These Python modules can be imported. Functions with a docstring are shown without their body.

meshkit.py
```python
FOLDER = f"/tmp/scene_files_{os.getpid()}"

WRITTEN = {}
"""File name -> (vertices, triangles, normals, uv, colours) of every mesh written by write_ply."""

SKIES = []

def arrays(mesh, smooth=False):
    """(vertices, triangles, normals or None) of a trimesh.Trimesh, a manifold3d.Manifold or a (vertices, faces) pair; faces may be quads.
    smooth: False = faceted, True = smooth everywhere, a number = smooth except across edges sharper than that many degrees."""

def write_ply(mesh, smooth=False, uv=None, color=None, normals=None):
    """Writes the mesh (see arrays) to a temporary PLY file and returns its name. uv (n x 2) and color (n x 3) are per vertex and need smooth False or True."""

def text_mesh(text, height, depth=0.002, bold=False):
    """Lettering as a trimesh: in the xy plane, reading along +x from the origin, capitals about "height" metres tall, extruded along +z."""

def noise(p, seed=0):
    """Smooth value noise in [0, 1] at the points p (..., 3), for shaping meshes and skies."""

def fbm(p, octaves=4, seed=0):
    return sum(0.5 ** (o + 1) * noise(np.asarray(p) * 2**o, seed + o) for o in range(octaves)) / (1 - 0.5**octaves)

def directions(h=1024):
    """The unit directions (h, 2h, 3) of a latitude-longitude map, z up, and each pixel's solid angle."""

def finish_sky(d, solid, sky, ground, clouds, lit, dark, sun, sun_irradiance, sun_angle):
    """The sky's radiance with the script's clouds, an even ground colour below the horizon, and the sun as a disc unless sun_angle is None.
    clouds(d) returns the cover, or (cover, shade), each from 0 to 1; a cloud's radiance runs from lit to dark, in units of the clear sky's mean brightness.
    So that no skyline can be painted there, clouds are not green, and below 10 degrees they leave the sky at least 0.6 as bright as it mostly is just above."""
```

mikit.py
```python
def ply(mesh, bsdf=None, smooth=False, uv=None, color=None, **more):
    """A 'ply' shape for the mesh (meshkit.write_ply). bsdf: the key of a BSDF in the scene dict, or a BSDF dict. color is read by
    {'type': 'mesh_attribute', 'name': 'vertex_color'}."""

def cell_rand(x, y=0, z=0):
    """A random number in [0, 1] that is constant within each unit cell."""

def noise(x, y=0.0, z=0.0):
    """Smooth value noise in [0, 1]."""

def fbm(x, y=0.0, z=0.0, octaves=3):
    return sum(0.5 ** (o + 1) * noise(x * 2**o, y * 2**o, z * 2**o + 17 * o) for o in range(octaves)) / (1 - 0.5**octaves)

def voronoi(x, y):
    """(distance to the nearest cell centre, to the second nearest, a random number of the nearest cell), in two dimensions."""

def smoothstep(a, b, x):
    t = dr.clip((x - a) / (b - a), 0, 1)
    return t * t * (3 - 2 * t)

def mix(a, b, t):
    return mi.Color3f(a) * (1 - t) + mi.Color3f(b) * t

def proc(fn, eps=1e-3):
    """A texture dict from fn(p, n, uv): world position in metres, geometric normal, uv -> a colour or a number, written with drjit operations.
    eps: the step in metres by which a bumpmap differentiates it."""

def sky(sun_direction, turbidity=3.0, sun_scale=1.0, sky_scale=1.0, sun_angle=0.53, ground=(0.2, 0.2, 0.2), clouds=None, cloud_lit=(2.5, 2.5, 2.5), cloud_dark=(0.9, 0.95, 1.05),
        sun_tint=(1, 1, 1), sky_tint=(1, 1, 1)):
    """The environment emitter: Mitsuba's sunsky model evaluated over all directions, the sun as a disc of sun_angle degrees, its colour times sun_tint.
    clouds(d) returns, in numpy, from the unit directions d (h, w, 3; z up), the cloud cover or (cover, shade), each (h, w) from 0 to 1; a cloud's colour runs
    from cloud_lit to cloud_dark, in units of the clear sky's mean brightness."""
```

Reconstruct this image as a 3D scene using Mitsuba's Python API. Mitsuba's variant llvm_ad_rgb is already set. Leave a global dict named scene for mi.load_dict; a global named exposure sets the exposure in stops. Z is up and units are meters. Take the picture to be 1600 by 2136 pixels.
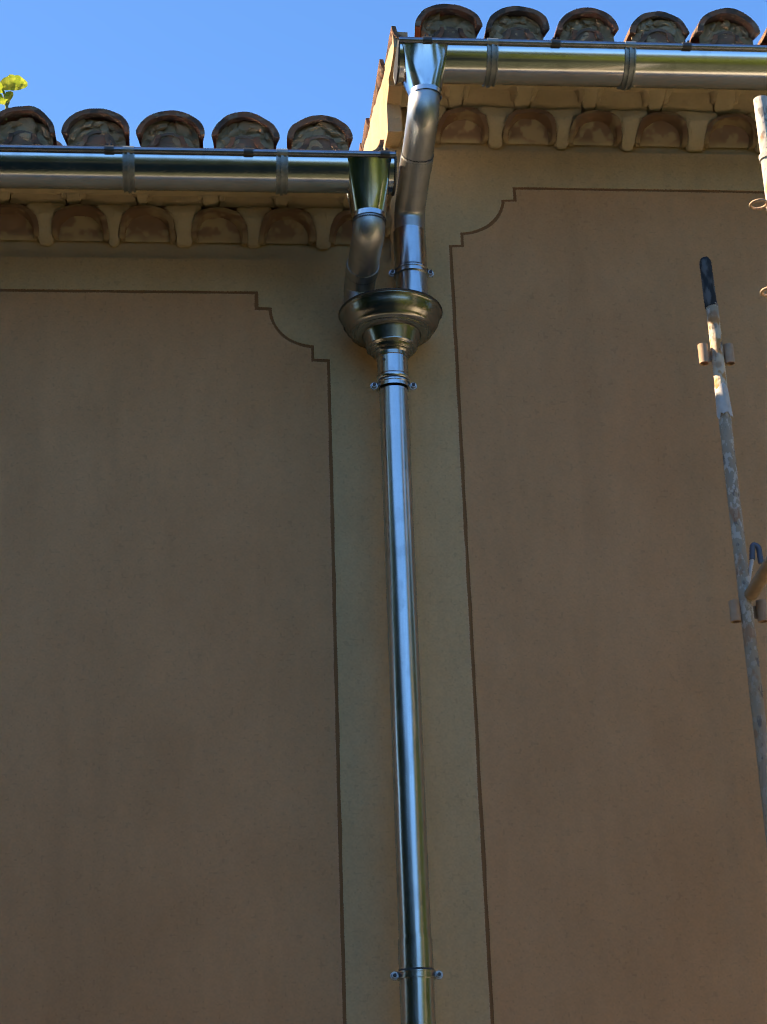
import math
import numpy as np, trimesh, manifold3d as m3
import drjit as dr
import mitsuba as mi
import mikit, meshkit
from mikit import noise, fbm, voronoi, cell_rand, smoothstep, mix, proc
from shapely.geometry import Polygon, box as sbox
from shapely.ops import unary_union

scene, labels = {}, {}
T = mi.ScalarTransform4f
rng = np.random.default_rng(7)

# ------------------------------------------------------------------ camera, sky, exposure
EYE = np.array([0.0, -6.0, 1.6])
FWD = np.array([0.0879001, 0.9230078, 0.3746066])
UP = np.array([0.0001714, -0.3760762, 0.9265887])
scene['camera'] = {'type': 'perspective', 'fov_axis': 'x', 'fov': 23.80, 'near_clip': 0.05, 'far_clip': 600.0,
                   'to_world': T().look_at(origin=EYE.tolist(), target=(EYE + FWD).tolist(), up=UP.tolist())}
SUN_EL, SUN_BACK = math.radians(47.3), math.radians(7.5)
SUN = [-math.cos(SUN_EL) * math.cos(SUN_BACK), math.cos(SUN_EL) * math.sin(SUN_BACK), math.sin(SUN_EL)]
scene['sky'] = mikit.sky(SUN, turbidity=3.0, sky_scale=0.72, sky_tint=(0.68, 0.915, 1.16), sun_tint=(1.0, 0.95, 0.86), ground=(0.10, 0.11, 0.07))
exposure = 3.42

# ------------------------------------------------------------------ materials
def two(b):
    return {'type': 'twosided', 'bsdf': b}

def plaster(col_a, col_b, rough=0.9, bump=0.0011, scale=1.0):
    def color(p, n, uv):
        big = fbm(p.x * 0.9 + 3, p.z * 0.55, p.y * 0.9, 4)
        mid = fbm(p.x * 6, p.z * 5, p.y * 6, 3)
        fine = noise(p.x * 180, p.z * 180, p.y * 180)
        cloud = fbm(p.x * 2.3 + 11, p.z * 1.1 + 5, p.y * 2.3, 3)
        t = dr.clip(big * 1.1 + (mid - 0.5) * 0.55 + (cloud - 0.5) * 0.7 - 0.15, 0, 1)
        sweep = noise(p.x * 34 + 9 * big, p.z * 11 + 6 * cloud, p.y * 20)
        pit = smoothstep(0.80, 0.92, noise(p.x * 95, p.z * 95, p.y * 95 + 3))
        run = smoothstep(0.58, 0.80, fbm(p.x * 7.5 + 20, p.z * 0.45, p.y * 7, 3))
        return mix(col_a, col_b, t) * (0.91 + 0.12 * fine + 0.06 * sweep) * (1 - 0.10 * pit) * (1 - 0.055 * run)
    def relief(p, n, uv):
        return fbm(p.x * 210 * scale, p.z * 210 * scale, p.y * 210 * scale, 2) + 1.8 * fbm(p.x * 22, p.z * 17, p.y * 22, 2) + 1.2 * noise(p.x * 46 + 3 * noise(p.x * 7, p.z * 7), p.z * 15, p.y * 30)
    return two({'type': 'bumpmap', 'scale': bump, 'tex': proc(relief, 8e-4),
                'bsdf': {'type': 'principled', 'base_color': proc(color), 'roughness': rough, 'specular': 0.25}})

scene['m_frame'] = plaster((0.490, 0.338, 0.166), (0.586, 0.420, 0.218))
scene['m_panel'] = plaster((0.492, 0.272, 0.124), (0.592, 0.344, 0.166))
scene['m_line'] = plaster((0.230, 0.108, 0.040), (0.310, 0.155, 0.060))
scene['m_cream'] = plaster((0.42, 0.325, 0.185), (0.54, 0.43, 0.255), bump=0.003, scale=0.4)

scene['m_gable'] = plaster((0.44, 0.32, 0.175), (0.62, 0.475, 0.30), bump=0.003, scale=0.4)
scene['m_limewash'] = plaster((0.39, 0.295, 0.168), (0.51, 0.40, 0.24), bump=0.003, scale=0.4)

def clay(p, n, uv):
    t = fbm(p.x * 9, p.y * 9, p.z * 9, 4)
    own = cell_rand(dr.floor(p.x * 3.79 + 0.37), dr.floor(p.z * 2.1))
    c = mix((0.19, 0.072, 0.036), (0.29, 0.138, 0.074), t)
    c = mix(c, mi.Color3f(0.19, 0.13, 0.085), 0.6 * own)
    lichen = smoothstep(0.47, 0.62, fbm(p.x * 26 + 5, p.y * 26, p.z * 26, 3))
    c = mix(c, mi.Color3f(0.055, 0.048, 0.040), lichen * 0.75)
    pale = smoothstep(0.64, 0.72, fbm(p.x * 40, p.y * 40 + 9, p.z * 40, 2))
    return mix(c, mi.Color3f(0.27, 0.22, 0.15), pale * 0.6)
def clay_relief(p, n, uv):
    return fbm(p.x * 70, p.y * 70, p.z * 70, 3)
scene['m_clay'] = two({'type': 'bumpmap', 'scale': 0.006, 'tex': proc(clay_relief, 1.5e-3),
                       'bsdf': {'type': 'principled', 'base_color': proc(clay), 'roughness': 0.9, 'specular': 0.2}})

def clay_eaves(p, n, uv):
    t = fbm(p.x * 11, p.y * 11, p.z * 11, 4)
    own = cell_rand(dr.floor(p.x * 3.79 + 0.5), dr.floor(p.z * 9))
    c = mix((0.125, 0.066, 0.034), (0.20, 0.110, 0.060), t)
    c = mix(c, mi.Color3f(0.20, 0.13, 0.075), 0.6 * own)
    wash = smoothstep(0.50, 0.66, fbm(p.x * 17 + 2, p.y * 17, p.z * 17, 3))
    return mix(c, mi.Color3f(0.42, 0.33, 0.17), dr.maximum(wash * 0.4, over_paint(p) * 0.5))
def over_paint(p):
    """The wall's paint is brushed up over the foot of the lower tile course."""
    foot = dr.select(p.x < 0.636, mi.Float(5.114), mi.Float(5.576))
    return (1 - smoothstep(0.012, 0.046, p.z - foot + 0.022 * (fbm(p.x * 24, p.z * 24, p.y * 24, 2) - 0.5)))

def washed(p, n, uv):
    t = fbm(p.x * 13 + 3, p.y * 13, p.z * 13, 4)
    c = mix((0.17, 0.095, 0.052), (0.27, 0.170, 0.098), t)
    return mix(c, mi.Color3f(0.42, 0.33, 0.17), dr.maximum(smoothstep(0.46, 0.62, fbm(p.x * 21, p.y * 21 + 7, p.z * 16, 3)) * 0.6, over_paint(p)))
scene['m_washed_clay'] = two({'type': 'bumpmap', 'scale': 0.004, 'tex': proc(clay_relief, 1.5e-3),
                              'bsdf': {'type': 'principled', 'base_color': proc(washed), 'roughness': 0.92, 'specular': 0.2}})
scene['m_clay_eaves'] = two({'type': 'bumpmap', 'scale': 0.005, 'tex': proc(clay_relief, 1.5e-3),
                             'bsdf': {'type': 'principled', 'base_color': proc(clay_eaves), 'roughness': 0.92, 'specular': 0.2}})

def mortar(p, n, uv):
    t = fbm(p.x * 30, p.y * 30, p.z * 30, 3)
    f1, f2, r = voronoi(p.x * 34 + 0.3 * p.y, p.z * 34)
    c = mix((0.27, 0.190, 0.108), (0.45, 0.335, 0.195), t * 0.7 + 0.4 * r)
    return c
scene['m_mortar'] = two({'type': 'bumpmap', 'scale': 0.006, 'tex': proc(lambda p, n, uv: fbm(p.x * 90, p.y * 90, p.z * 90, 3), 1e-3),
                         'bsdf': {'type': 'principled', 'base_color': proc(mortar), 'roughness': 0.95, 'specular': 0.15}})
scene['m_dark_inner'] = two({'type': 'principled', 'base_color': proc(lambda p, n, uv: mix((0.11, 0.075, 0.050), (0.22, 0.150, 0.100), fbm(p.x * 40, p.y * 40, p.z * 40, 3))), 'roughness': 0.95})  # dark brown of the inner tile and the fill in its mouth

def metal(color, alpha, wave=0.0, spangle=0.0):
    def refl(p, n, uv):
        s = fbm(p.x * 8, p.y * 8, p.z * 5, 3)
        k = 0.88 + 0.16 * s - 0.12 * smoothstep(0.58, 0.72, fbm(p.x * 30 + 6, p.y * 30, p.z * 16, 3)) + spangle * (noise(p.x * 140, p.y * 140, p.z * 140) - 0.5)
        return mi.Color3f(color) * k
    def rough(p, n, uv):
        return alpha * (0.75 + 0.6 * fbm(p.x * 14 + 4, p.y * 14, p.z * 9, 3))
    b = {'type': 'roughconductor', 'material': 'none', 'distribution': 'ggx', 'alpha': proc(rough), 'specular_reflectance': proc(refl)}
    if wave:
        b = {'type': 'bumpmap', 'scale': wave, 'tex': proc(lambda p, n, uv: fbm(p.x * 9, p.y * 9, p.z * 3.2, 2), 2e-3), 'bsdf': b}
    return two(b)
scene['m_steel'] = metal((0.68, 0.68, 0.66), 0.05, wave=0.0032, spangle=0.06)
scene['m_gutter'] = metal((0.72, 0.74, 0.74), 0.032, spangle=0.03)
scene['m_zinc'] = {'type': 'blendbsdf', 'weight': proc(lambda p, n, uv: 0.12 + 0.18 * fbm(p.x * 22, p.y * 22, p.z * 11, 3)),
                   'a': metal((0.60, 0.59, 0.55), 0.145, wave=0.003, spangle=0.06), 'b': metal((0.52, 0.51, 0.48), 0.42)}
scene['m_cap'] = metal((0.11, 0.11, 0.105), 0.32, spangle=0.06)
scene['m_bead'] = metal((0.30, 0.315, 0.35), 0.10, wave=0.004, spangle=0.15)
scene['m_hopper'] = metal((0.40, 0.39, 0.36), 0.055, spangle=0.05)
scene['m_bracket'] = metal((0.38, 0.40, 0.38), 0.26, spangle=0.1)
scene['m_bolt'] = metal((0.60, 0.60, 0.60), 0.20)
scene['m_seam'] = two({'type': 'principled', 'base_color': {'type': 'rgb', 'value': [0.04, 0.042, 0.045]}, 'roughness': 0.6})

def pole_paint_and_sun(p, n, uv):
    base = mix((0.33, 0.27, 0.20), (0.44, 0.37, 0.28), fbm(p.x * 30, p.y * 30, p.z * 9, 3))
    splash = smoothstep(0.52, 0.60, fbm(p.x * 80, p.y * 80, p.z * 38, 4))
    base = mix(base, mi.Color3f(0.58, 0.53, 0.45), splash * 0.85)
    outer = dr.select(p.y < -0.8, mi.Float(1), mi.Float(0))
    base = mix(base, mix((0.50, 0.46, 0.40), (0.68, 0.64, 0.57), fbm(p.x * 26, p.y * 26, p.z * 8, 3)), outer * 0.9)  # outer post whitened in its colour to strengthen the sunlit look
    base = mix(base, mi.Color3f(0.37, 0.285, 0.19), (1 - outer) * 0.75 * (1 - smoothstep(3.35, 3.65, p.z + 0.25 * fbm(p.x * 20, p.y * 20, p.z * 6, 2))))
    sunlit_band = smoothstep(4.265, 4.30, p.z) * (1 - smoothstep(4.575, 4.60, p.z)) * dr.select(p.y > -0.8, mi.Float(1), mi.Float(0))  # sunlit patch of the inner post painted as a cream band, with orange marks
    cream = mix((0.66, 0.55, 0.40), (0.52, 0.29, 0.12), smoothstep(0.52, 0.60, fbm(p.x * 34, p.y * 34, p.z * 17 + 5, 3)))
    base = mix(base, cream, sunlit_band * smoothstep(0.30, 0.38, fbm(p.x * 60, p.y * 60 + 3, p.z * 30, 2)))
    dark = smoothstep(0.63, 0.70, fbm(p.x * 48 + 7, p.y * 48, p.z * 22 + 3, 3))
    base = mix(base, mi.Color3f(0.09, 0.085, 0.09), dark * 0.6)
    rust = smoothstep(0.60, 0.70, fbm(p.x * 24 + 1, p.y * 24, p.z * 12 + 11, 3))
    return mix(base, mi.Color3f(0.36, 0.17, 0.07), rust * 0.6)
def pole_relief(p, n, uv):
    return smoothstep(0.52, 0.60, fbm(p.x * 55, p.y * 55, p.z * 26, 3)) + 0.3 * noise(p.x * 160, p.y * 160, p.z * 160)
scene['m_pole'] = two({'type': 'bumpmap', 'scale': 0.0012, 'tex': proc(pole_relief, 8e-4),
                       'bsdf': {'type': 'principled', 'base_color': proc(pole_paint_and_sun), 'roughness': 0.85, 'specular': 0.15}})
scene['m_spigot'] = two({'type': 'principled', 'base_color': proc(lambda p, n, uv: mix((0.035, 0.038, 0.040), (0.135, 0.135, 0.130), smoothstep(0.4, 0.7, fbm(p.x * 60, p.y * 60, p.z * 18, 3)))), 'roughness': 0.85, 'specular': 0.15})  # dark paint of the post tip, with the shade there mixed into its tone
scene['m_rust'] = two({'type': 'principled', 'base_color': proc(lambda p, n, uv: mix((0.25, 0.165, 0.095), (0.40, 0.295, 0.185), fbm(p.x * 30, p.y * 30, p.z * 30, 3))), 'roughness': 0.8})
scene['m_socket'] = two({'type': 'principled', 'base_color': proc(lambda p, n, uv: mix((0.36, 0.22, 0.13), (0.50, 0.36, 0.24), fbm(p.x * 40, p.y * 40, p.z * 40, 3))), 'roughness': 0.75})
scene['m_tape'] = two({'type': 'principled', 'base_color': proc(lambda p, n, uv: mix((0.46, 0.43, 0.39), (0.64, 0.60, 0.54), fbm(p.x * 50, p.y * 50, p.z * 50, 3))), 'roughness': 0.7})
scene['m_blue'] = two({'type': 'principled', 'base_color': {'type': 'rgb', 'value': [0.11, 0.125, 0.165]}, 'roughness': 0.5})

def leaf_col(p, n, uv):
    vein = smoothstep(0.40, 0.62, fbm(p.x * 60, p.y * 60, p.z * 60, 2))
    return mix((0.26, 0.34, 0.03), (0.46, 0.52, 0.06), vein)
scene['m_leaf'] = {'type': 'principledthin', 'base_color': proc(leaf_col), 'roughness': 0.45, 'diff_trans': 1.1, 'spec_trans': 0.0}
scene['m_stem'] = two({'type': 'principled', 'base_color': {'type': 'rgb', 'value': [0.16, 0.20, 0.07]}, 'roughness': 0.7})
scene['m_foliage'] = {'type': 'principledthin', 'base_color': proc(lambda p, n, uv: mix((0.050, 0.085, 0.016), (0.125, 0.170, 0.032), noise(p.x * 1.7, p.y * 1.7, p.z * 1.7))), 'roughness': 0.55, 'diff_trans': 0.75, 'spec_trans': 0.0}
scene['m_foliage_light'] = {'type': 'principledthin', 'base_color': proc(lambda p, n, uv: mix((0.13, 0.165, 0.030), (0.24, 0.275, 0.055), noise(p.x * 1.7, p.y * 1.7, p.z * 1.7))), 'roughness': 0.55, 'diff_trans': 0.7, 'spec_trans': 0.0}
scene['m_bark'] = two({'type': 'principled', 'base_color': proc(lambda p, n, uv: mix((0.07, 0.05, 0.035), (0.14, 0.11, 0.08), fbm(p.x * 14, p.y * 14, p.z * 4, 3))), 'roughness': 0.95})
scene['m_grass'] = two({'type': 'principled', 'base_color': proc(lambda p, n, uv: mix((0.010, 0.015, 0.006), (0.028, 0.031, 0.013), fbm(p.x * 0.8, p.y * 0.8, 0.0, 4))), 'roughness': 0.95})
scene['m_gravel'] = two({'type': 'principled', 'base_color': proc(lambda p, n, uv: mix((0.44, 0.39, 0.30), (0.58, 0.52, 0.42), fbm(p.x * 12, p.y * 12, 0.0, 4))), 'roughness': 0.95})

# ------------------------------------------------------------------ mesh helpers
count = {}
def key_for(name):
    n = count.get(name, 0)
    count[name] = n + 1
    return name if n == 0 else f'{name}_{n:03d}'

def put(name, mesh, mat, smooth=False, **said):
    k = key_for(name)
    scene[k] = mikit.ply(mesh, mat, smooth=smooth)
    if said:
        labels[k] = said
    return k

def thing(name, label, category, group=None):
    k = key_for(name)
    labels[k] = {'label': label, 'category': category}
    if group:
        labels[k]['group'] = group
    return k

def cat(ms):
    return trimesh.util.concatenate(ms)

def bx(x0, x1, y0, y1, z0, z1):
    m = trimesh.creation.box((x1 - x0, y1 - y0, z1 - z0))
    m.apply_translation(((x0 + x1) / 2, (y0 + y1) / 2, (z0 + z1) / 2))
    return m

def loft(rings, close=True, cap0=False, cap1=False):
    rings = [np.asarray(r, float) for r in rings]
    n = len(rings[0])
    v = list(np.vstack(rings))
    f = []
    m = n if close else n - 1
    for i in range(len(rings) - 1):
        for j in range(m):
            a, b = i * n + j, i * n + (j + 1) % n
            f += [[a, b, b + n], [a, b + n, a + n]]
    for flag, base in ((cap0, 0), (cap1, (len(rings) - 1) * n)):
        if flag:
            c = len(v)
            v.append(np.mean(v[base:base + n], axis=0))
            for j in range(n):
                a, b = base + j, base + (j + 1) % n
                f.append([c, b, a] if base == 0 else [c, a, b])
    return trimesh.Trimesh(np.array(v), np.array(f), process=False)

def tube(path, radius, sides=28, caps=True):
    p = np.asarray(path, float)
    r = np.broadcast_to(radius, (len(p),))
    t = np.gradient(p, axis=0)
    t /= np.linalg.norm(t, axis=1, keepdims=True)
    a = np.cross(t[0], [1, 0, 0]) if abs(t[0][0]) < 0.9 else np.cross(t[0], [0, 0, 1])
    rings = []
    ang = np.arange(sides) * 2 * np.pi / sides
    for i in range(len(p)):
        a = a - t[i] * np.dot(a, t[i])
        a /= np.linalg.norm(a)
        b = np.cross(t[i], a)
        rings.append(p[i] + r[i] * (np.cos(ang)[:, None] * a + np.sin(ang)[:, None] * b))
    return loft(rings, True, caps, caps)

def hollow(path, r_out, r_in, sides=24):
    p = np.asarray(path, float)
    outer, inner = tube(p, r_out, sides, False), tube(p, r_in, sides, False)
    n = len(outer.vertices)
    f = [outer.faces, inner.faces[:, ::-1] + n]
    last = n - sides
    for j in range(sides):
        k = (j + 1) % sides
        f.append(np.array([[j, n + j, n + k], [j, n + k, k], [last + j, last + k, n + last + k], [last + j, n + last + k, n + last + j]]))
    return trimesh.Trimesh(np.vstack([outer.vertices, inner.vertices]), np.vstack(f), process=False)

def lathe(profile, cx, cy, sides=64):
    ang = np.arange(sides) * 2 * np.pi / sides
    return loft([np.stack([cx + r * np.cos(ang), cy + r * np.sin(ang), np.full(sides, z)], 1) for r, z in profile])

def smooth_path(points, radius=0.06, n=9):
    """A polyline with its corners rounded."""
    p = [np.asarray(q, float) for q in points]
    out = [p[0]]
    for a, b, c in zip(p, p[1:], p[2:]):
        u, w = (a - b) / np.linalg.norm(a - b), (c - b) / np.linalg.norm(c - b)
        s, e = b + u * radius, b + w * radius
        for t in np.linspace(0, 1, n):
            out.append((1 - t) ** 2 * s + 2 * t * (1 - t) * b + t ** 2 * e)
    out.append(p[-1])
    return np.array(out)

def roughen(m, edge, amp, freq, seed=0, keep_y=None):
    v, f = trimesh.remesh.subdivide_to_size(m.vertices, m.faces, edge, max_iter=12)
    m = trimesh.Trimesh(v, f, process=True)
    p = m.vertices
    d = np.stack([meshkit.fbm(p * freq + k * 37.7, 3, seed + k) - 0.5 for k in range(3)], -1) * 2 * amp
    if keep_y is not None:
        d[p[:, 1] > keep_y] = 0
    m.vertices = p + d
    return m

def extrude_xz(poly, y0, y1):
    """A polygon drawn in x and z, from depth y0 (front) to y1."""
    ms = []
    for g in getattr(poly, 'geoms', [poly]):
        m = trimesh.creation.extrude_polygon(g, y1 - y0, engine='earcut')
        v = m.vertices.copy()
        m.vertices = np.stack([v[:, 0], y0 + v[:, 2], v[:, 1]], 1)
        m.invert()
        ms.append(m)
    return cat(ms)

def extrude_yz(points, x0, x1):
    m = trimesh.creation.extrude_polygon(Polygon(points), x1 - x0, engine='earcut')
    v = m.vertices.copy()
    m.vertices = np.stack([x0 + v[:, 2], v[:, 0], v[:, 1]], 1)
    return m

def arch_pts(hw, h, n=20, square=2.25, a0=0.0, a1=math.pi):
    """A rounded arch: half width hw, height h, from right to left (a superellipse)."""
    t = np.linspace(a0, a1, n)
    c, s = np.cos(t), np.sin(t)
    e = 2 / square
    return np.stack([hw * np.sign(c) * np.abs(c) ** e, h * np.abs(s) ** e], 1)

def arch_shell(cx, z0, y0, y1, hw0, h0, hw1, h1, th, dz=0.0, ny=5, n=22, jitter=0.0, seed=0, tilt=0.0, square=2.25, up=True):
    """A half-round tile from its front end y0 to its back end y1, dz higher at the back."""
    outer, inner = [], []
    for k in range(ny):
        t = k / (ny - 1)
        hw, h, y, z = hw0 + (hw1 - hw0) * t, h0 + (h1 - h0) * t, y0 + (y1 - y0) * t, z0 + dz * t
        o, i = arch_pts(hw, h, n, square), arch_pts(hw - th, h - th, n, square)
        s = 1 if up else -1
        for pts, dst in ((o, outer), (i, inner)):
            x = cx + pts[:, 0]
            zz = z + s * pts[:, 1] + tilt * pts[:, 0]
            dst.append(np.stack([x, np.full(n, y), zz], 1))
    rings = [np.vstack([o, i[::-1]]) for o, i in zip(outer, inner)]
    m = loft(rings, True)
    # close the two ends
    f = [m.faces]
    L = 2 * n
    for base, flip in ((0, False), ((ny - 1) * L, True)):
        for j in range(n - 1):
            a, b, c, d = base + j, base + j + 1, base + L - 2 - j, base + L - 1 - j
            q = [[a, c, b], [a, d, c]]
            f.append(np.array([t[::-1] for t in q] if flip else q))
    m = trimesh.Trimesh(m.vertices, np.vstack(f), process=False)
    if jitter:
        p = m.vertices
        d = np.stack([meshkit.fbm(p * 14 + seed * 11.3 + k * 31, 3, k) - 0.5 for k in range(3)], -1) * 2 * jitter
        m.vertices = p + d
    if not up:
        m.invert()
    return m

def soften_foot(m, za, y_to, span=0.085, much=0.96):
    """Draws the foot of a mortar or tile piece back towards the wall, as a float rounds it off."""
    v = np.array(m.vertices)
    t = np.clip((za + span - v[:, 2]) / span, 0, 1) ** 1.25
    v[:, 1] += np.where(v[:, 1] < y_to, (y_to - v[:, 1]) * much * t, 0)
    return trimesh.Trimesh(v, m.faces, process=False)

def arch_plug(cx, z0, y, hw, h, back, depth_amp, seed, nx=26, nz=14, chunky=True, low=0.05):
    """The mortar that closes a tile's mouth: an uneven face at depth y, joined to a back plane."""
    xs = np.linspace(-hw, hw, nx)
    front, flat = [], []
    for x in xs:
        top = h * max(0.0, 1 - (abs(x) / hw) ** 2.25) ** (1 / 2.25)
        for k in range(nz):
            z = -low + (top + low) * k / (nz - 1)
            front.append((x, z))
    fr = np.array(front)
    q = np.stack([fr[:, 0], np.full(len(fr), seed * 3.1), fr[:, 1]], -1)
    d = (meshkit.fbm(q * 38, 3, 3) - 0.5) * 2 * depth_amp
    if chunky:  # lumps with cracks between them
        pr = np.random.default_rng(seed + 100)
        sites = np.stack([pr.uniform(-hw, hw, 11), pr.uniform(-0.03, h, 11)], 1)
        dd = np.linalg.norm(fr[:, None] - sites[None], axis=2)
        order = np.sort(dd, 1)
        crack = np.clip((order[:, 1] - order[:, 0]) / 0.010, 0, 1)
        lift = pr.uniform(-0.006, 0.007, 11)[dd.argmin(1)]
        slope = ((fr - sites[dd.argmin(1)]) * pr.uniform(-0.16, 0.16, (11, 2))[dd.argmin(1)]).sum(1)
        d += lift + slope + (1 - crack) * 0.009
    v = np.stack([cx + fr[:, 0], y + d, z0 + fr[:, 1]], 1)
    f = []
    for i in range(nx - 1):
        for k in range(nz - 1):
            a, b = i * nz + k, (i + 1) * nz + k
            f += [[a, b, b + 1], [a, b + 1, a + 1]]
    return trimesh.Trimesh(v, np.array(f), process=False)

def wobble_line(poly, step=0.03, amp=0.0026, seed=0):
    """The outline of a polygon with a hand-drawn unevenness."""
    c = np.array(poly.exterior.coords)[:-1]
    out = []
    for a, b in zip(c, np.roll(c, -1, axis=0)):
        n = max(1, int(np.linalg.norm(b - a) / step))
        for t in range(n):
            out.append(a + (b - a) * t / n)
    out = np.array(out)
    q = np.stack([out[:, 0], np.full(len(out), float(seed)), out[:, 1]], -1)
    d = np.stack([meshkit.fbm(q * 9 + 50 * k, 3, k) - 0.5 for k in range(2)], -1) * 2 * amp
    return Polygon(out + d)

# ------------------------------------------------------------------ ground
put('ground', bx(-120, 120, -120, 120, -0.3, 0.0), 'm_grass', kind='structure')
pav = Polygon([(-14, -0.001), (-14, -1.35), (0.4, -1.38), (1.5, -1.5), (2.6, -1.75), (4.2, -2.5), (6.0, -3.8), (9.0, -4.8), (14, -5.2), (14, -0.001)])
pm = trimesh.creation.extrude_polygon(pav, 0.104, engine='earcut')
pm.apply_translation((0, 0, -0.1))
put('paving', pm, 'm_gravel', kind='structure')

# ------------------------------------------------------------------ the two houses
SEAM = 0.636          # where the tall house begins; its side wall rises above the low roof
SLOPE = 0.30
PITCH = 0.2635
TOP_BACK = 5.2

def panel_outline(x0, x1, z0, z1, notch, mirror):
    """A rectangle with stepped and scooped upper corners; notch = (step, arc width, arc height, step, drop, drop)."""
    s1, aw, ah, s2, d1, d2 = notch
    def corner(xc, sgn):   # from the top edge down to the side; sgn +1 for a right corner
        xi = xc - sgn * (s1 + aw + s2)
        pts = [(xi, z1), (xi, z1 - d1), (xi + sgn * s1, z1 - d1 - 0.002)]
        x_a, z_a = xi + sgn * s1, z1 - d1 - 0.002
        for t in np.linspace(0.06, 1.0, 15) * math.pi / 2:
            pts.append((x_a + sgn * aw * (1 - math.cos(t)) , z_a - ah * math.sin(t)))
        pts += [(xc - sgn * s2, z_a - ah - d2), (xc, z_a - ah - d2 - 0.002)]
        return pts
    right = corner(x1, 1)
    left = corner(x0, -1)[::-1]
    return Polygon(left + right + [(x1, z0), (x0, z0)])

def front_wall(h, x0, x1, z_top, panel, seed):
    outer = sbox(x0, 0.0, x1, z_top)
    edge = wobble_line(panel, seed=seed)
    field = wobble_line(panel.buffer(-0.0125, join_style=2), seed=seed + 5)
    frame = outer.difference(edge)
    m = cat([extrude_xz(frame, 0.0, 0.012), bx(x0, x1, 0.012, 0.35, 0.0, z_top)])
    put(h + '__wall', m, 'm_frame')
    put(h + '__wall_panel', extrude_xz(field, -0.001, 0.0115), 'm_panel', label='brown rendered field of the wall with scooped upper corners')
    put(h + '__border_line', extrude_xz(edge.difference(field), 0.0020, 0.0117), 'm_line', label='thin dark brown line that outlines the wall field')

def arch_poly(cx, z0, hw, h, drop):
    a = arch_pts(hw, h, 22)
    return Polygon([(cx + x, z0 + z) for x, z in a] + [(cx - hw, z0 - drop), (cx + hw, z0 - drop)])

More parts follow.
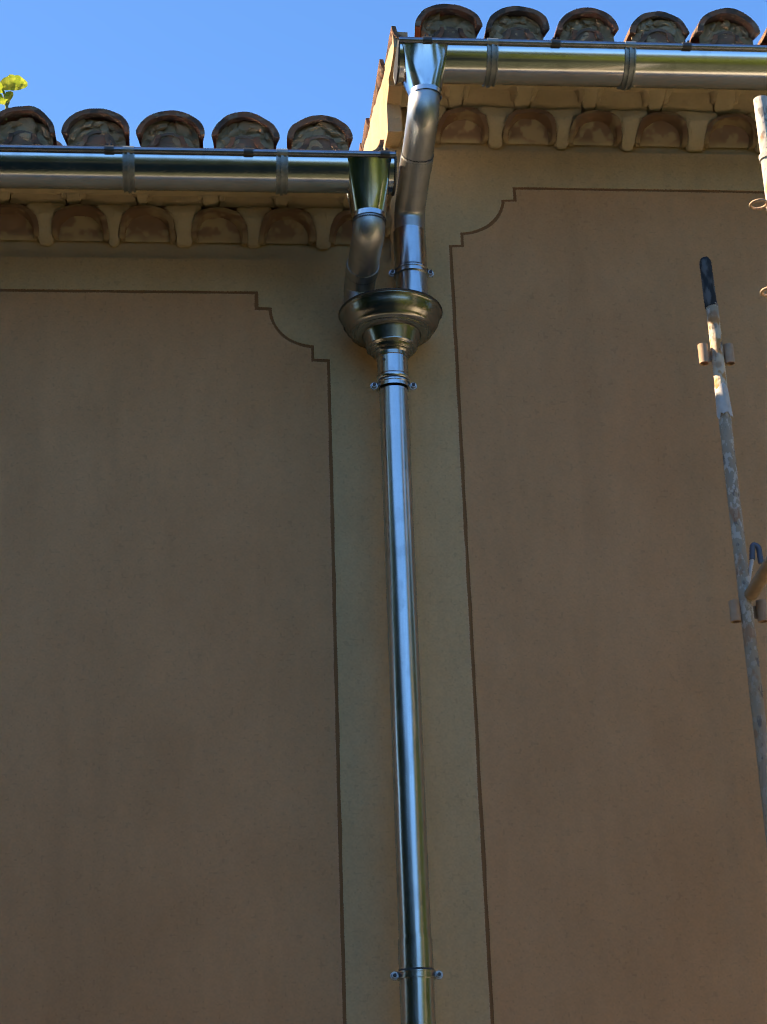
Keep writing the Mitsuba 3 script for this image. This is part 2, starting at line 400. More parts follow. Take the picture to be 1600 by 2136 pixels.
def eaves(h, x0, x1, z0, centers1, seed):
    """The two corbelled courses of half-round tiles set in mortar. z0: underside of the lower course."""
    rows = [(z0, z0 + 0.126, -0.090, centers1, 0.0), (z0 + 0.126, z0 + 0.236, -0.200, [c + PITCH / 2 - 0.028 for c in centers1] + [centers1[0] - PITCH / 2 - 0.028], 0.0)]
    for k, (za, zb, yf, cs, foot) in enumerate(rows):
        hw, ht = 0.107, 0.098
        base = zb - 0.012 - ht
        cs = [c for c in cs if x0 - 0.1 < c < x1 + 0.1]
        body = sbox(x0, za, x1, zb)
        holes = unary_union([arch_poly(c, base, hw, ht, base - za + 0.06) for c in cs])
        body = body.difference(holes.buffer(-0.002)).buffer(-0.017).buffer(0.017)
        pr = np.random.default_rng(seed + k)
        bays = []
        for b in np.arange(x0, x1, PITCH / 2):
            bay = body.intersection(sbox(b, za, min(b + PITCH / 2, x1), zb))
            for d, ya, yb in ((0.0085, yf, yf + 0.003), (0.0040, yf + 0.003, yf + 0.008), (0.0, yf + 0.008, 0.012)):
                cut = body.buffer(-d).intersection(bay) if d else bay
                bays += [extrude_xz(g, ya, yb) for g in getattr(cut, 'geoms', [cut]) if g.area > 1e-5]
        m = cat([roughen(q, 0.026, 0.0115, 13, seed + k, keep_y=-0.004) if -1.4 < q.centroid[0] < 2.6 else q for q in bays])
        y_to = -0.0005 if k == 0 else -0.078
        m = soften_foot(m, za, y_to)
        lo = m.vertices[:, 0] < x0 + 0.004
        m.vertices[lo, 0] = x0
        put(h + '__eaves__mortar_bed', m, 'm_cream', smooth=40)
        for i, c in enumerate(cs):
            if c - hw < x0 or c + hw > x1:
                continue
            j = pr.uniform(-1, 1, 5)
            up = 0.022 * k
            t = arch_shell(c + 0.003 * j[0], base + 0.002 * j[1] + up, yf - 0.008 - 0.004 * j[2] + 0.012 * k, 0.006, hw - 0.001, ht - up, hw - 0.012, ht - up - 0.012, 0.0165,
                           n=18, ny=4, jitter=0.0075, seed=seed + i, tilt=0.05 * j[3])
            t = soften_foot(t, za, y_to)
            put(h + '__eaves__tile', t, 'm_limewash' if k else 'm_clay_eaves', smooth=50)
            p = arch_plug(c, base, yf + (0.024 if k == 0 else 0.052) + 0.006 * j[4], hw - (0.003 if k else 0.010), ht - 0.014, 0, 0.009, seed + i, nx=20, nz=11, chunky=False, low=base - za - (0.0 if k else 0.018))
            p = soften_foot(p, za + (0 if k else 0.018), y_to + 0.003, 0.10, 1.0)
            put(h + '__eaves__mortar_fill', p, 'm_limewash' if k else 'm_washed_clay', smooth=True)

def roof(h, x0, x1, apex, centers, seed, verge):
    """Half-round cover tiles over hollow pan tiles; the first course closes with mortar and an inner tile."""
    b0 = apex - 0.102
    yf = -0.45
    level = lambda y: b0 + SLOPE * (y - yf)
    put(h + '__roof__deck', extrude_yz([(-0.185, level(-0.185) - 0.135), (-0.185, level(-0.185) - 0.090), (TOP_BACK, level(TOP_BACK) - 0.09), (TOP_BACK, level(TOP_BACK) - 0.135)], x0 + 0.002, x1 - 0.002), 'm_cream')
    pr = np.random.default_rng(seed)
    field = []
    courses = 16
    for i, c in enumerate(centers):
        for k in range(courses):
            y0 = yf + 0.36 * k + (pr.uniform(-0.020, 0.016))
            j = pr.uniform(-1, 1, 6)
            lift = 0.016 if k else 0.0
            big = k < 2
            m = arch_shell(c + 0.003 * j[0], level(y0) + 0.012 - 0.012 * (k == 0) + 0.0025 * i * (not verge) + 0.004 * j[4] * (k == 0), y0, y0 + 0.44, 0.1215 + 0.006 * j[1], 0.103 + 0.005 * j[2], 0.094, 0.086, 0.020 + 0.003 * j[4],
                           dz=SLOPE * 0.44 - 0.014, n=24 if big else 12, ny=6 if big else 2, jitter=0.0068 if big else 0.0, seed=seed + i * 7 + k, tilt=0.06 * j[3], square=1.95 + 0.12 * j[5])
            if k == 0:
                put(h + '__roof__cover_tile', m, 'm_clay', smooth=45)
            else:
                field.append(m)
        # what closes the mouth of the first cover tile
        p = arch_plug(c, b0, yf + 0.028, 0.103, 0.084, 0, 0.010, seed + i * 3 + 1, nx=38, nz=20)
        put(h + '__roof__mortar_fill', p, 'm_mortar', smooth=18)
        j = pr.uniform(-1, 1, 4)
        inner = arch_shell(c + 0.008 * j[0], b0 - 0.04, yf + 0.023 + 0.006 * j[1], yf + 0.30, 0.066 + 0.006 * j[2], 0.070 + 0.007 * j[3], 0.06, 0.064, 0.012, dz=SLOPE * 0.29, n=18, ny=3, jitter=0.004, seed=seed + i + 50, square=2.0)
        put(h + '__roof__inner_tile', inner, 'm_dark_inner', smooth=45)
        plug = arch_plug(c + 0.008 * j[0], b0 - 0.04, yf + 0.026, 0.055, 0.058, 0, 0.006, seed + i * 5 + 2, nx=14, nz=9, chunky=False)
        put(h + '__roof__inner_fill', plug, 'm_dark_inner', smooth=True)
        # stones and crumbs of mortar pressed in between
        rubble = []
        for s in range(4):
            a = pr.uniform(0.25, math.pi - 0.25)
            rx, rz = 0.082 * math.cos(a), 0.006 + 0.058 * math.sin(a)
            pts = pr.normal(size=(10, 3))
            pts /= np.linalg.norm(pts, axis=1, keepdims=True)
            pts *= np.array([pr.uniform(0.012, 0.028), 0.012, pr.uniform(0.008, 0.015)])
            ca, sa = math.cos(a - math.pi / 2), math.sin(a - math.pi / 2)
            pts = np.stack([pts[:, 0] * ca - pts[:, 2] * sa, pts[:, 1], pts[:, 0] * sa + pts[:, 2] * ca], 1)
            rubble.append(trimesh.convex.convex_hull(pts + [c + rx, yf + 0.026 + pr.uniform(-0.004, 0.006), b0 + rz - 0.004]))
        put(h + '__roof__rubble', cat(rubble), 'm_mortar', kind='stuff')
    pans = [c + PITCH / 2 for c in centers] + [centers[0] - PITCH / 2]
    for i, c in enumerate(pans):
        edge = verge and i == len(pans) - 1
        if c + 0.09 > x1 + 0.3 or (not verge and c > SEAM - 0.05):
            continue
        for k in range(courses):
            y0 = yf + 0.012 + 0.36 * k + pr.uniform(-0.008, 0.008)
            j = pr.uniform(-1, 1, 3)
            m = arch_shell(c + 0.004 * j[0] + ((0.010 + 0.003 * j[2]) if edge else 0), level(y0) + 0.006 + 0.008 * (k > 0), y0, y0 + 0.44, 0.100, 0.076, 0.088, 0.068, 0.016, dz=SLOPE * 0.44 - 0.014,
                           n=14 if edge else 10, ny=5 if edge else 2, jitter=0.003 if edge else 0.0, seed=seed + i + k * 13, up=False)
            if edge and k < 12:
                put(h + '__roof__verge_tile', m, 'm_clay', smooth=45)
            elif k == 0:
                put(h + '__roof__pan_tile', m, 'm_clay', smooth=45)
            else:
                field.append(m)
    put(h + '__roof__upper_tiles', cat(field), 'm_clay', smooth=45, kind='stuff')

low = thing('house', 'lower left house with brown rendered panel and clay tiled eaves', 'house')
LOW_X0 = -7.0
front_wall(low, LOW_X0, SEAM, 5.06, panel_outline(LOW_X0 + 0.25, 0.394, 0.55, 4.924, (0.050, 0.155, 0.155, 0.058, 0.066, 0.056), False), 1)
put(low + '__wall_top', bx(LOW_X0, SEAM, 0.014, 0.349, 5.061, 5.300), 'm_frame')
put(low + '__side_wall', bx(LOW_X0 - 0.30, LOW_X0 - 0.001, 0.001, TOP_BACK - 0.02, 0.0, 5.20), 'm_frame')
put(low + '__back_wall', bx(LOW_X0, SEAM, TOP_BACK - 0.35, TOP_BACK - 0.03, 0.0, 6.70), 'm_frame')
c_low = [0.246, -0.013, -0.282, -0.528] + [-0.528 - 0.2600 * k for k in range(1, 25)]
eaves(low, LOW_X0, SEAM - 0.002, 5.114, [0.507] + c_low, 20)
roof(low, LOW_X0, SEAM, 5.402, [0.349, 0.079, -0.187, -0.449, -0.705] + [-0.705 - 0.2627 * k for k in range(1, 24)], 300, False)

tall = thing('house', 'taller right house with sunlit gable edge and clay tiled eaves', 'house')
TALL_X1 = 4.4
front_wall(tall, SEAM + 0.0006, TALL_X1, 5.56, panel_outline(0.858, TALL_X1 - 0.25, 0.55, 5.396, (0.048, 0.167, 0.148, 0.046, 0.055, 0.055), True), 2)
put(tall + '__wall_top', bx(SEAM + 0.001, TALL_X1, 0.014, 0.349, 5.561, 5.780), 'm_frame')
gp = Polygon([(0.013, 4.9), (0.013, 5.575), (-0.088, 5.582), (-0.092, 5.702), (-0.196, 5.712), (-0.202, 5.735), (-0.43, 5.722), (-0.43, 5.788),
              (TOP_BACK - 0.3, 5.788 + SLOPE * (TOP_BACK + 0.13)), (TOP_BACK - 0.3, 4.9)])
front = [gp.intersection(sbox(b, 4.8, b + 0.12, 9)) for b in np.arange(-0.45, 1.2, 0.12)]
gable = cat([roughen(extrude_yz(list(g.exterior.coords)[:-1], SEAM - 0.004, SEAM + 0.05), 0.05, 0.005, 9, 5) for g in front if g.area > 1e-6]
            + [extrude_yz(list(gp.intersection(sbox(1.23, 4.8, 9, 9)).exterior.coords)[:-1], SEAM - 0.004, SEAM + 0.05)])
put(tall + '__gable_wall', gable, 'm_gable', smooth=30, label='pale gable wall in full sun above the low roof')
put(tall + '__back_wall', bx(SEAM + 0.31, TALL_X1, TOP_BACK - 0.35, TOP_BACK - 0.03, 0.0, 7.20), 'm_frame')
put(tall + '__side_wall', bx(TALL_X1 + 0.001, TALL_X1 + 0.30, 0.001, TOP_BACK - 0.02, 0.0, 5.70), 'm_frame')
c_tall = [0.928, 1.193, 1.453, 1.718, 1.998] + [1.998 + 0.267 * k for k in range(1, 9)]
eaves(tall, SEAM, TALL_X1, 5.576, [c_tall[0] - 0.2665 + 0.006] + c_tall, 60)
roof(tall, SEAM, TALL_X1, 5.898, [0.839, 1.095, 1.362, 1.636, 1.897] + [1.897 + 0.2645 * k for k in range(1, 9)], 900, True)
# ------------------------------------------------------------------ gutters
def gutter(label, x0, x1, zb, r, brackets, clips, outlet, cap_left):
    g = thing('gutter', label, 'gutter')
    yc = -0.500
    zc = zb - 0.003
    a = np.linspace(math.pi, 2 * math.pi, 40)
    def ring(x, rr):
        return np.stack([np.full(len(a), x), yc + rr * np.cos(a), zc + rr * np.sin(a)], 1)
    xs = np.linspace(x0, x1, 30)
    o, i = loft([ring(x, r) for x in xs], False), loft([ring(x, r - 0.002) for x in xs], False)
    put(g + '__trough', cat([o, i]), 'm_gutter', smooth=True)
    yb = yc - r - 0.005
    put(g + '__bead', tube([(x, yb, zb) for x in xs], 0.0112, 18), 'm_bead', smooth=50)
    back = bx(x0, x1, yc + r - 0.002, yc + r, zc, zc + 0.022)
    put(g + '__back_flange', back, 'm_gutter')
    for xe in ([x0] if cap_left else [x1]):
        pts = np.vstack([np.stack([yc + (r + 0.004) * np.cos(a), zc + (r + 0.004) * np.sin(a)], 1), [[yc + r + 0.004, zc + 0.014], [yc - r - 0.016, zc + 0.014]]])
        put(g + '__end_cap', extrude_yz(pts, xe - 0.0025, xe + 0.0025), 'm_cap')
        rim = [(xe, yc + (r + 0.003) * math.cos(t), zc + (r + 0.003) * math.sin(t)) for t in a]
        put(g + '__end_cap_rim', tube(rim, 0.0042, 8), 'm_cap', smooth=50)
    for xb in brackets:
        b_a = np.linspace(math.pi * 0.96, math.pi * 2.0, 34)
        strips = []
        for off, w, d in ((0.0, 0.0205, 0.0040), (0.0, 0.0045, 0.0110), (-0.0172, 0.0026, 0.0078), (0.0172, 0.0026, 0.0078)):
            rings = []
            for t in b_a:
                c, s = math.cos(t), math.sin(t)
                rings.append([(xb + off + sx * w, yc + (r + q) * c, zc + (r + q) * s) for sx, q in ((-1, 0.0008), (1, 0.0008), (1, d), (-1, d))])
            strips.append(loft(rings, True, True, True))
        k = put(g + '__bracket', cat(strips), 'm_bracket', smooth=30)
        put(k + '__lip_hook', hollow([(xb - 0.019, yb, zb), (xb + 0.019, yb, zb)], 0.0142, 0.0118, 16), 'm_bracket', smooth=40)
        put(k + '__bolt', cat([tube([(xb + 0.004, yc - 0.02, zc), (xb + 0.004, yc - 0.02, zc + 0.036)], 0.005, 8), tube([(xb + 0.004, yc - 0.02, zc + 0.026), (xb + 0.004, yc - 0.02, zc + 0.036)], 0.010, 6)]), 'm_bracket')
        put(k + '__tie', bx(xb - 0.012, xb + 0.012, yc - r, yc + r + 0.05, zc + 0.004, zc + 0.008), 'm_bracket')
        put(k + '__stem', bx(xb - 0.014, xb + 0.014, yc + r + 0.001, yc + r + 0.006, zc - 0.03, zc + 0.02), 'm_bracket')
    for xc in clips:
        m = cat([hollow([(xc - 0.016, yb, zb), (xc + 0.016, yb, zb)], 0.0150, 0.0120, 14), bx(xc - 0.016, xc + 0.016, yb - 0.004, yb + 0.045, zb + 0.0125, zb + 0.0155),
                 bx(xc - 0.010, xc - 0.004, yb - 0.008, yb + 0.006, zb + 0.0158, zb + 0.021), bx(xc + 0.004, xc + 0.010, yb - 0.008, yb + 0.006, zb + 0.0158, zb + 0.021)])
        put(g + '__clip', m, 'm_cap', smooth=30)
    # square-to-round outlet box that hangs under the trough
    xo, w_top, z_bot, rb, lean = outlet
    n = 48
    ang = np.arange(n) * 2 * np.pi / n
    yq0, yq1 = yc - r - 0.004, yc + r + 0.004
    def square(z, wx, ya, yb2):
        c, s = np.cos(ang), np.sin(ang)
        k = 1 / np.maximum(np.abs(c), np.abs(s))
        return np.stack([xo + wx * np.clip(c * k, -1, 1), (ya + yb2) / 2 + (yb2 - ya) / 2 * np.clip(s * k, -1, 1), np.full(n, z)], 1)
    zt = zb - 0.012
    top = square(zt, w_top, yq0, yq1)
    mid = square(zt - 0.006, w_top, yq0 + 0.0005, yq1)
    bot = np.stack([xo + rb * np.cos(ang), yq0 + lean + rb + rb * np.sin(ang), np.full(n, z_bot)], 1)
    # flat triangular faces front, back and sides; cone corners between
    v, f = [], []
    corners = np.array([(xo + w_top, yq1), (xo - w_top, yq1), (xo - w_top, yq0), (xo + w_top, yq0)])
    tri = []
    B = lambda j: bot[j % n]
    q = n // 4
    for s in range(4):
        cpt = np.array([*corners[s], zt])
        nxt = np.array([*corners[(s + 1) % 4], zt])
        j0 = s * q
        for j in range(j0, j0 + q):
            tri.append((cpt, B(j), B(j + 1)))
        tri.append((cpt, B(j0 + q), nxt))
    v = np.array(tri).reshape(-1, 3)
    f = np.arange(len(v)).reshape(-1, 3)[:, ::-1]
    m = trimesh.Trimesh(v, f, process=True)
    k = put(g + '__outlet_box', m, 'm_gutter', smooth=12)
    by = yq0 + lean + rb
    put(k + '__spigot', tube([(xo, by, z_bot + 0.001), (xo, by, z_bot - 0.018)], rb + 0.0015, 36, False), 'm_steel', smooth=40)
    return g, (xo, by, z_bot)

g1, o1 = gutter('lower half-round metal gutter along the left eaves', LOW_X0, 0.602, 5.146, 0.086, [0.206 - 0.531 * k for k in range(13)], [0.565, 0.089, -0.391, -0.87, -1.35],
                (0.511, 0.0765, 4.962, 0.0595, 0.052), False)
g2, o2 = gutter('upper half-round metal gutter along the taller right eaves', 0.631, TALL_X1, 5.627, 0.092, [0.972, 1.478] + [2.06 + 0.55 * k for k in range(5)], [0.734, 1.202, 1.686, 2.17, 2.65],
                (0.726, 0.083, 5.452, 0.0590, 0.016), True)

# ------------------------------------------------------------------ hopper and downpipes
HX, HY, HZ = 0.609, -0.150, 4.748
hp = thing('rainwater_hopper', 'stepped round metal rainwater hopper with flared rim on the wall', 'rainwater hopper')
prof = [(0.176, 0.006), (0.181, 0.010), (0.186, 0.006), (0.187, -0.001), (0.184, -0.006), (0.180, -0.010), (0.178, -0.022), (0.173, -0.038), (0.165, -0.052), (0.158, -0.057), (0.157, -0.063),
        (0.152, -0.071), (0.144, -0.076), (0.136, -0.077), (0.134, -0.081), (0.124, -0.085), (0.109, -0.085), (0.107, -0.088), (0.105, -0.093), (0.093, -0.132), (0.0925, -0.137), (0.088, -0.142), (0.081, -0.143),
        (0.079, -0.149), (0.075, -0.155), (0.067, -0.156), (0.064, -0.162), (0.060, -0.167), (0.0585, -0.180)]
inner = [(r - 0.004, z - 0.002) for r, z in prof[::-1]]
bowl = lathe([(r, HZ + z) for r, z in prof + inner], HX, HY, 72)
bowl.vertices[:, 1] = np.minimum(bowl.vertices[:, 1], -0.003)      # flat where it meets the wall
put(hp + '__bowl', bowl, 'm_hopper', smooth=28)
rim = lathe([(0.184 + 0.0062 * math.cos(t), HZ + 0.004 + 0.0062 * math.sin(t)) for t in np.linspace(0, 2 * math.pi, 9)], HX, HY, 72)
rim.vertices[:, 1] = np.minimum(rim.vertices[:, 1], -0.002)
put(hp + '__rim', rim, 'm_cap', smooth=60)

PR = 0.0520
def clamp(pipe, x, y, z, r):
    k = put(pipe + '__clamp', cat([hollow([(x, y, z - 0.011), (x, y, z + 0.011)], r + 0.0045, r + 0.0008, 40), hollow([(x, y, z + 0.007), (x, y, z + 0.012)], r + 0.0082, r + 0.001, 40),
                                   hollow([(x, y, z - 0.011), (x, y, z - 0.007)], r + 0.0082, r + 0.001, 40)]), 'm_steel', smooth=35)
    for s in (-1, 1):
        ex = x + s * 0.0702
        put(k + '__ear', cat([bx(min(x + s * (r + 0.001), ex + s * 0.010), max(x + s * (r + 0.001), ex + s * 0.010), y - 0.0045, y - 0.001, z - 0.009, z + 0.009),
                              bx(min(x + s * (r + 0.001), ex + s * 0.010), max(x + s * (r + 0.001), ex + s * 0.010), y + 0.001, y + 0.0045, z - 0.009, z + 0.009)]), 'm_bracket')
        b = cat([tube([(ex, y - 0.0048, z), (ex, y - 0.0072, z)], [0.0140, 0.0132], 24), tube([(ex, y - 0.0074, z), (ex, y - 0.019, z)], [0.0108, 0.0100], 6)])
        put(k + '__stud', tube([(ex, y - 0.0192, z), (ex, y - 0.026, z)], [0.0062, 0.0055], 12), 'm_seam', smooth=40)
        put(k + '__bolt', b, 'm_bolt', smooth=30)
    put(k + '__wall_stud', tube([(x, y + r, z), (x, 0.004, z)], 0.006, 10), 'm_bracket', smooth=40)
    put(k + '__gap', hollow([(x, y, z + 0.0125), (x, y, z + 0.0185)], r + 0.0034, r + 0.0006, 40), 'm_seam', smooth=40)
    return k

def joint(path_pt, direction, r, length, name, pipe, mat='m_steel'):
    p = np.asarray(path_pt, float)
    d = np.asarray(direction, float)
    d /= np.linalg.norm(d)
    return put(pipe + name, hollow([p, p + d * length], r + 0.0026, r + 0.0003, 40), mat, smooth=35)

# main pipe below the hopper
dp = thing('downpipe', 'tall shiny vertical downpipe below the rainwater hopper', 'downpipe')
put(dp + '__pipe', tube([(HX, HY, z) for z in np.concatenate([np.linspace(4.44, 2.52, 40), np.linspace(2.515, 0.06, 20)])], PR, 56, False), 'm_steel', smooth=60)
put(dp + '__collar', tube([(HX, HY, z) for z in (4.588, 4.56, 4.52, 4.478)], PR + 0.0032, 56, True), 'm_steel', smooth=50)
put(dp + '__socket_bead', lathe([(PR + 0.003 + 0.004 * math.sin(t), 4.488 + 0.010 * math.cos(t)) for t in np.linspace(0, math.pi, 9)], HX, HY, 48), 'm_steel', smooth=60)
put(dp + '__sleeve', tube([(HX, HY, z) for z in (2.505, 2.48, 2.40, 2.05)], PR + 0.0030, 56, True), 'm_steel', smooth=50)
put(dp + '__rivet', tube([(HX - 0.034, HY - PR * 0.80, 4.547), (HX - 0.036, HY - PR * 0.80 - 0.006, 4.547)], 0.0045, 10), 'm_seam', smooth=40)
clamp(dp, HX, HY, 4.458, PR)
clamp(dp, HX, HY, 2.393, PR + 0.002)
clamp(dp, HX, HY, 0.75, PR)
put(dp + '__shoe', tube(smooth_path([(HX, HY, 0.10), (HX, HY, 0.055), (HX, HY - 0.10, 0.045)], 0.03), PR + 0.002, 32, False), 'm_steel', smooth=60)

# short pipe from the lower gutter
dl = thing('downpipe', 'short bent downpipe from the lower left gutter into the hopper', 'downpipe')
LX, LY = 0.494, -0.135
pl = smooth_path([(o1[0], o1[1], o1[2] + 0.015), (o1[0] - 0.001, o1[1], 4.902), (LX + 0.004, LY, 4.872), (LX, LY, 4.70)], 0.045, 11)
RR = 0.0565
put(dl + '__pipe', tube(pl, RR, 48, False), 'm_zinc', smooth=60)
da = np.array(pl[11]) - np.array(pl[12])
mid = pl[11] * 0.22 + pl[12] * 0.78
joint(mid, da, RR, 0.045, '__elbow_sleeve', dl, 'm_zinc')
joint(mid + da / np.linalg.norm(da) * -0.0015, da, RR + 0.0003, 0.004, '__seam', dl, 'm_seam')
joint((o1[0], o1[1], 4.936), (0, 0, -1), RR + 0.0002, 0.003, '__seam', dl, 'm_seam')

# long bent pipe from the upper gutter
dt = thing('downpipe', 'long bent downpipe from the upper right gutter, sunlit on its left', 'downpipe')
RX, RY = 0.692, -0.140
pt = smooth_path([(o2[0], o2[1], o2[2] + 0.015), (o2[0] - 0.010, o2[1] + 0.006, 5.365), (RX + 0.003, RY, 5.185), (RX, RY, 4.70)], 0.05, 13)
put(dt + '__pipe', tube(pt, RR + 0.001, 48, False), 'm_zinc', smooth=60)
db = np.array(pt[14]) - np.array(pt[13])
joint(pt[13] * 0.62 + pt[14] * 0.38, db, RR + 0.001, 0.05, '__elbow_sleeve', dt, 'm_zinc')
joint(pt[13] * 0.66 + pt[14] * 0.34, db, RR + 0.0015, 0.003, '__seam', dt, 'm_seam')
put(dt + '__collar', tube([(RX, RY, z) for z in (5.100, 5.06, 4.98, 4.945)], RR + 0.0034, 48, True), 'm_steel', smooth=50)
put(dt + '__lower_pipe', tube([(RX, RY, z) for z in (4.944, 4.86, 4.78, 4.70)], RR + 0.0015, 48, True), 'm_steel', smooth=50)
clamp(dt, RX, RY, 4.925, RR + 0.001)

# ------------------------------------------------------------------ scaffold at the right
sc = thing('scaffold_frame', 'worn steel scaffold frame standing before the right wall', 'scaffold')
def socket_pair(post, x, y, z, rr):
    for s in (-1, 1):
        cx = x + s * 0.0455
        k = put(post + '__socket', hollow([(cx, y, z - 0.036), (cx, y, z + 0.036)], 0.0175, 0.0135, 22), 'm_socket', smooth=40)
    put(post + '__socket_plate', bx(x - 0.034, x + 0.034, y + 0.010, y + 0.016, z - 0.022, z + 0.022), 'm_rust')
P1X, P1Y = 1.716, -0.45
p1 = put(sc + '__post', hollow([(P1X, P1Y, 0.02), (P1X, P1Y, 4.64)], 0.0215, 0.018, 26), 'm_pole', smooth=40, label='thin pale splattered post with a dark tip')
put(p1 + '__dark_tip', tube([(P1X - 0.002, P1Y, 4.63), (P1X - 0.004, P1Y, 4.66), (P1X - 0.006, P1Y, 4.812), (P1X - 0.006, P1Y, 4.826)], [0.0225, 0.0222, 0.0212, 0.014], 22), 'm_spigot', smooth=40)
socket_pair(p1, P1X - 0.004, P1Y, 4.445, 0.02)
socket_pair(p1, P1X + 0.006, P1Y, 3.500, 0.02)
socket_pair(p1, P1X, P1Y, 2.0, 0.02)
put(p1 + '__base_plate', bx(P1X - 0.08, P1X + 0.08, P1Y - 0.08, P1Y + 0.08, 0.004, 0.020), 'm_rust')
# torn wrapping on the post
n = 30
ang = np.linspace(-0.15, 1.25, n) * math.pi + math.pi
zt = 4.316 + 0.010 * np.sin(ang * 3)
zb_ = 4.196 + 0.050 * meshkit.fbm(np.stack([ang * 2.2, ang * 0, ang * 0], -1), 3, 2) - 0.02
rr = 0.0235 + 0.010 * meshkit.fbm(np.stack([ang * 1.4, ang * 0 + 4, ang * 0], -1), 2, 5)
rows = []
for t in np.linspace(0, 1, 7):
    r_ = 0.0228 + (rr - 0.0228) * t ** 1.3
    z_ = zt + (zb_ - zt) * t
    rows.append(np.stack([P1X + r_ * np.cos(ang), P1Y + r_ * np.sin(ang), z_], 1))
put(p1 + '__torn_wrapping', loft(rows, False), 'm_tape', smooth=True, label='torn pale wrapping on the post')
P2X, P2Y = 1.740, -1.15
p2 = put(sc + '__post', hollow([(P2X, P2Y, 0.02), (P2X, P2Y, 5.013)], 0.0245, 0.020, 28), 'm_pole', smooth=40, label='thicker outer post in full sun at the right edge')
put(p2 + '__coupling', cat([hollow([(P2X, P2Y, 4.782), (P2X, P2Y, 4.800)], 0.0305, 0.0246, 28), hollow([(P2X, P2Y, 4.45), (P2X, P2Y, 4.79)], 0.0262, 0.0246, 28)]), 'm_pole', smooth=40)
for zr in (4.618, 4.305, 3.6):
    ring = [(P2X - 0.052 + 0.026 * math.cos(t), P2Y + 0.026 * math.sin(t), zr) for t in np.linspace(0, 2 * math.pi, 25)]
    put(p2 + '__ring', tube(ring, 0.0048, 10, False), 'm_socket', smooth=60)
put(p2 + '__base_plate', bx(P2X - 0.08, P2X + 0.08, P2Y - 0.08, P2Y + 0.08, 0.004, 0.020), 'm_rust')
put(sc + '__transom', tube([(P1X + 0.012, P1Y - 0.026, 3.535), (P1X + 0.012, P1Y - 0.028, 3.548), (P1X + 0.022, P2Y + 0.02, 3.62)], [0.015, 0.0225, 0.0225], 18), 'm_rust', smooth=45, label='rust brown cross tube between the two posts')
tie = smooth_path([(P1X + 0.045, P1Y + 0.02, 3.688), (P1X + 0.052, P1Y + 0.02, 3.745), (P1X + 0.072, P1Y + 0.02, 3.735), (P1X + 0.074, P1Y + 0.02, 3.675)], 0.012, 5)
put(sc + '__blue_hook', tube(tie, 0.0095, 10), 'm_blue', smooth=50, label='small blue hook beside the inner post')
put(sc + '__hook_arm', tube([(P1X + 0.018, P1Y + 0.01, 3.60), (P1X + 0.045, P1Y + 0.02, 3.690)], 0.007, 10), 'm_tape', smooth=50)

# ------------------------------------------------------------------ the weed on the lower roof
wd = thing('weed', 'bright green leafy weed growing on the lower roof tiles', 'plant')
def leaf(base, tip, width, droop, fold, seed):
    base, tip = np.asarray(base, float), np.asarray(tip, float)
    d = tip - base
    L = np.linalg.norm(d)
    side = np.cross(d / L, [-0.2, -0.90, -0.25])
    side /= np.linalg.norm(side)
    up = np.cross(side, d / L)
    rows = []
    for t in np.linspace(0, 1, 15):
        w = width * (math.sin(math.pi * max(0.0, min(1, (t * 0.93 + 0.05) ** 1.35))) ** 0.6) * (1 + 0.05 * math.sin(t * 25 + seed))
        c = base + d * t + up * (droop * math.sin(math.pi * t) * L)
        row = []
        for s in np.linspace(-1, 1, 9):
            row.append(c + side * w * s + up * (fold * w * abs(s) + 0.10 * w * math.sin(t * 22 + 3 * abs(s))))
        rows.append(row)
    return loft(rows, False)
SX, SY, SZ = -0.772, -0.425, 5.375
put(wd + '__stem', cat([tube(smooth_path([(SX, SY, SZ), (SX + 0.003, SY, SZ + 0.05), (SX - 0.012, SY - 0.005, SZ + 0.115)], 0.02, 5), [0.0065] + [0.006] * 5 + [0.004], 10),
                        tube([(SX + 0.001, SY, SZ + 0.055), (SX + 0.008, SY - 0.002, SZ + 0.075)], 0.005, 8)]), 'm_stem', smooth=50)
for a in (((SX - 0.036, SY, SZ + 0.135), (SX + 0.073, SY - 0.012, SZ + 0.142), 0.030, 0.20, 0.30, 1), ((SX + 0.003, SY - 0.004, SZ + 0.066), (SX + 0.020, SY - 0.02, SZ + 0.104), 0.016, 0.1, 0.5, 2),
          ((SX - 0.01, SY - 0.006, SZ + 0.112), (SX - 0.085, SY - 0.02, SZ + 0.15), 0.03, 0.15, 0.3, 3), ((SX, SY - 0.003, SZ + 0.062), (SX - 0.06, SY - 0.012, SZ + 0.10), 0.02, 0.12, 0.4, 4)):
    put(wd + '__leaf', leaf(*a), 'm_leaf', smooth=True)

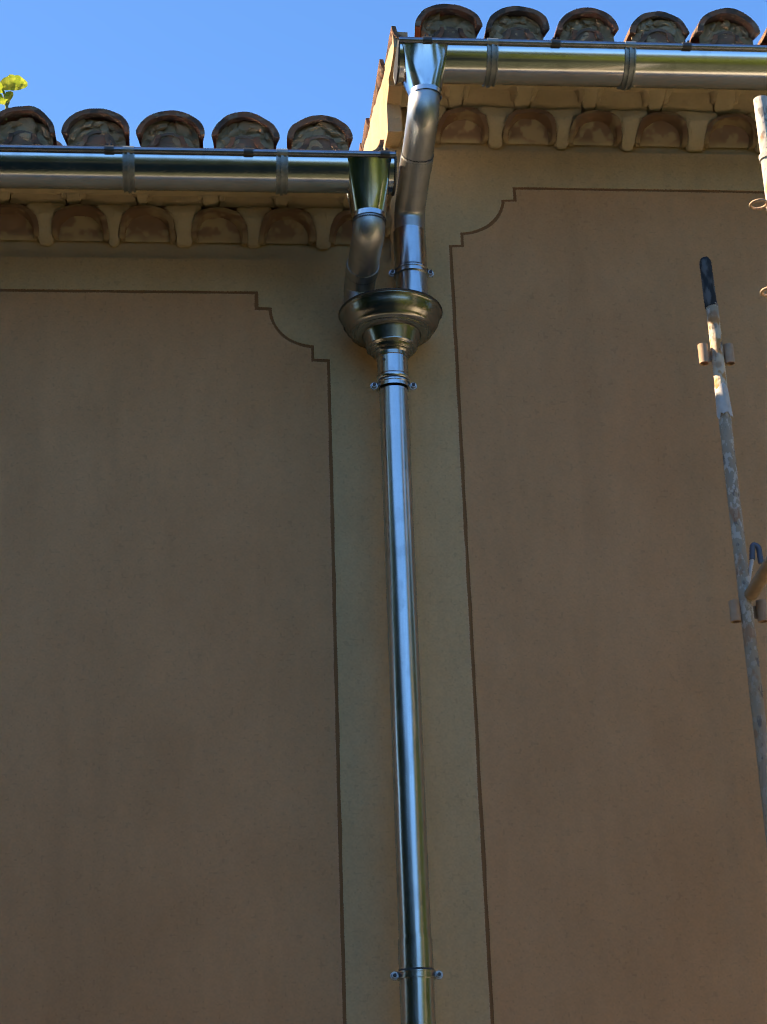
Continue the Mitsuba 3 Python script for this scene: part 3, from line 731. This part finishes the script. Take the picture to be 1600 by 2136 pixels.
# ------------------------------------------------------------------ garden trees behind the camera, seen mirrored in the metal
def tree(x, y, height, spread, seed, label, leaves='m_foliage'):
    t = thing('garden_tree', label, 'tree')
    pr = np.random.default_rng(seed)
    trunk = [tube(smooth_path([(x, y, -0.05), (x + 0.1, y, height * 0.3), (x - 0.05, y + 0.1, height * 0.62)], 0.3, 5), np.linspace(0.16, 0.07, 7), 10)]
    clumps = []
    for k in range(64):
        a, e = pr.uniform(0, 2 * math.pi), pr.uniform(0.0, 1.0)
        z = height * (0.16 + 0.80 * e)
        rad = spread * math.sqrt(max(0.05, 1 - ((e - 0.38) / 0.66) ** 2)) * pr.uniform(0.35, 1.0)
        c = np.array([x + rad * math.cos(a), y + rad * math.sin(a), z])
        clumps.append(c)
        if k % 3 == 0:
            trunk.append(tube([(x, y, min(z * 0.8, height * 0.6)), c * 0.5 + np.array([x, y, z]) * 0.5, c], [0.05, 0.03, 0.012], 6))
    put(t + '__trunk', cat(trunk), 'm_bark', smooth=50)
    n = int(1400 * spread * height / 3.2) + 2500
    c = np.array(clumps)[pr.integers(0, len(clumps), n)] + pr.normal(size=(n, 3)) * [0.36, 0.36, 0.28]
    d1 = pr.normal(size=(n, 3)); d1 /= np.linalg.norm(d1, axis=1, keepdims=True)
    d2 = np.cross(d1, pr.normal(size=(n, 3))); d2 /= np.linalg.norm(d2, axis=1, keepdims=True)
    s = pr.uniform(0.11, 0.20, (n, 1))
    v = np.stack([c - d1 * s, c + d2 * s * 0.5, c + d1 * s, c - d2 * s * 0.5], 1).reshape(-1, 3)
    f = (np.arange(n)[:, None, None] * 4 + np.array([[0, 1, 2], [0, 2, 3]])[None]).reshape(-1, 3)
    put(t + '__crown', trimesh.Trimesh(v, f, process=False), leaves)
for i, (x, y, hgt, spr) in enumerate([(-3.4, -10.8, 6.0, 2.0), (-1.2, -14.5, 6.4, 2.4), (-5.8, -9.0, 7.4, 2.2), (-7.8, -6.6, 11.0, 2.6), (-10.2, -9.5, 12.0, 3.2), (-11.6, -4.8, 11.5, 2.2), (-6.8, -3.8, 8.6, 1.7), (-6.3, -5.8, 8.8, 1.5), (-8.6, -2.5, 8.0, 1.2), (3.8, -21.0, 4.6, 2.0), (6.9, -6.2, 8.6, 2.0), (9.4, -3.2, 9.0, 2.0), (9.2, -8.8, 9.6, 2.6), (13.0, -5.5, 9.0, 2.6), (12.5, -1.7, 8.5, 2.0),
                                      (4.4, -9.5, 3.6, 1.5), (6.0, -7.9, 4.4, 1.5), (1.6, -13.0, 2.6, 1.5), (-9.4, -1.3, 4.3, 1.3), (-11.5, -2.2, 4.5, 1.5)]):
    tree(x, y, hgt, spr, 40 + i, 'broad leafy garden tree standing behind the viewer, outside the picture', 'm_foliage_light' if hgt < 4.55 else 'm_foliage')
    labels[list(labels)[-1]]['group'] = 'garden trees behind the viewer'
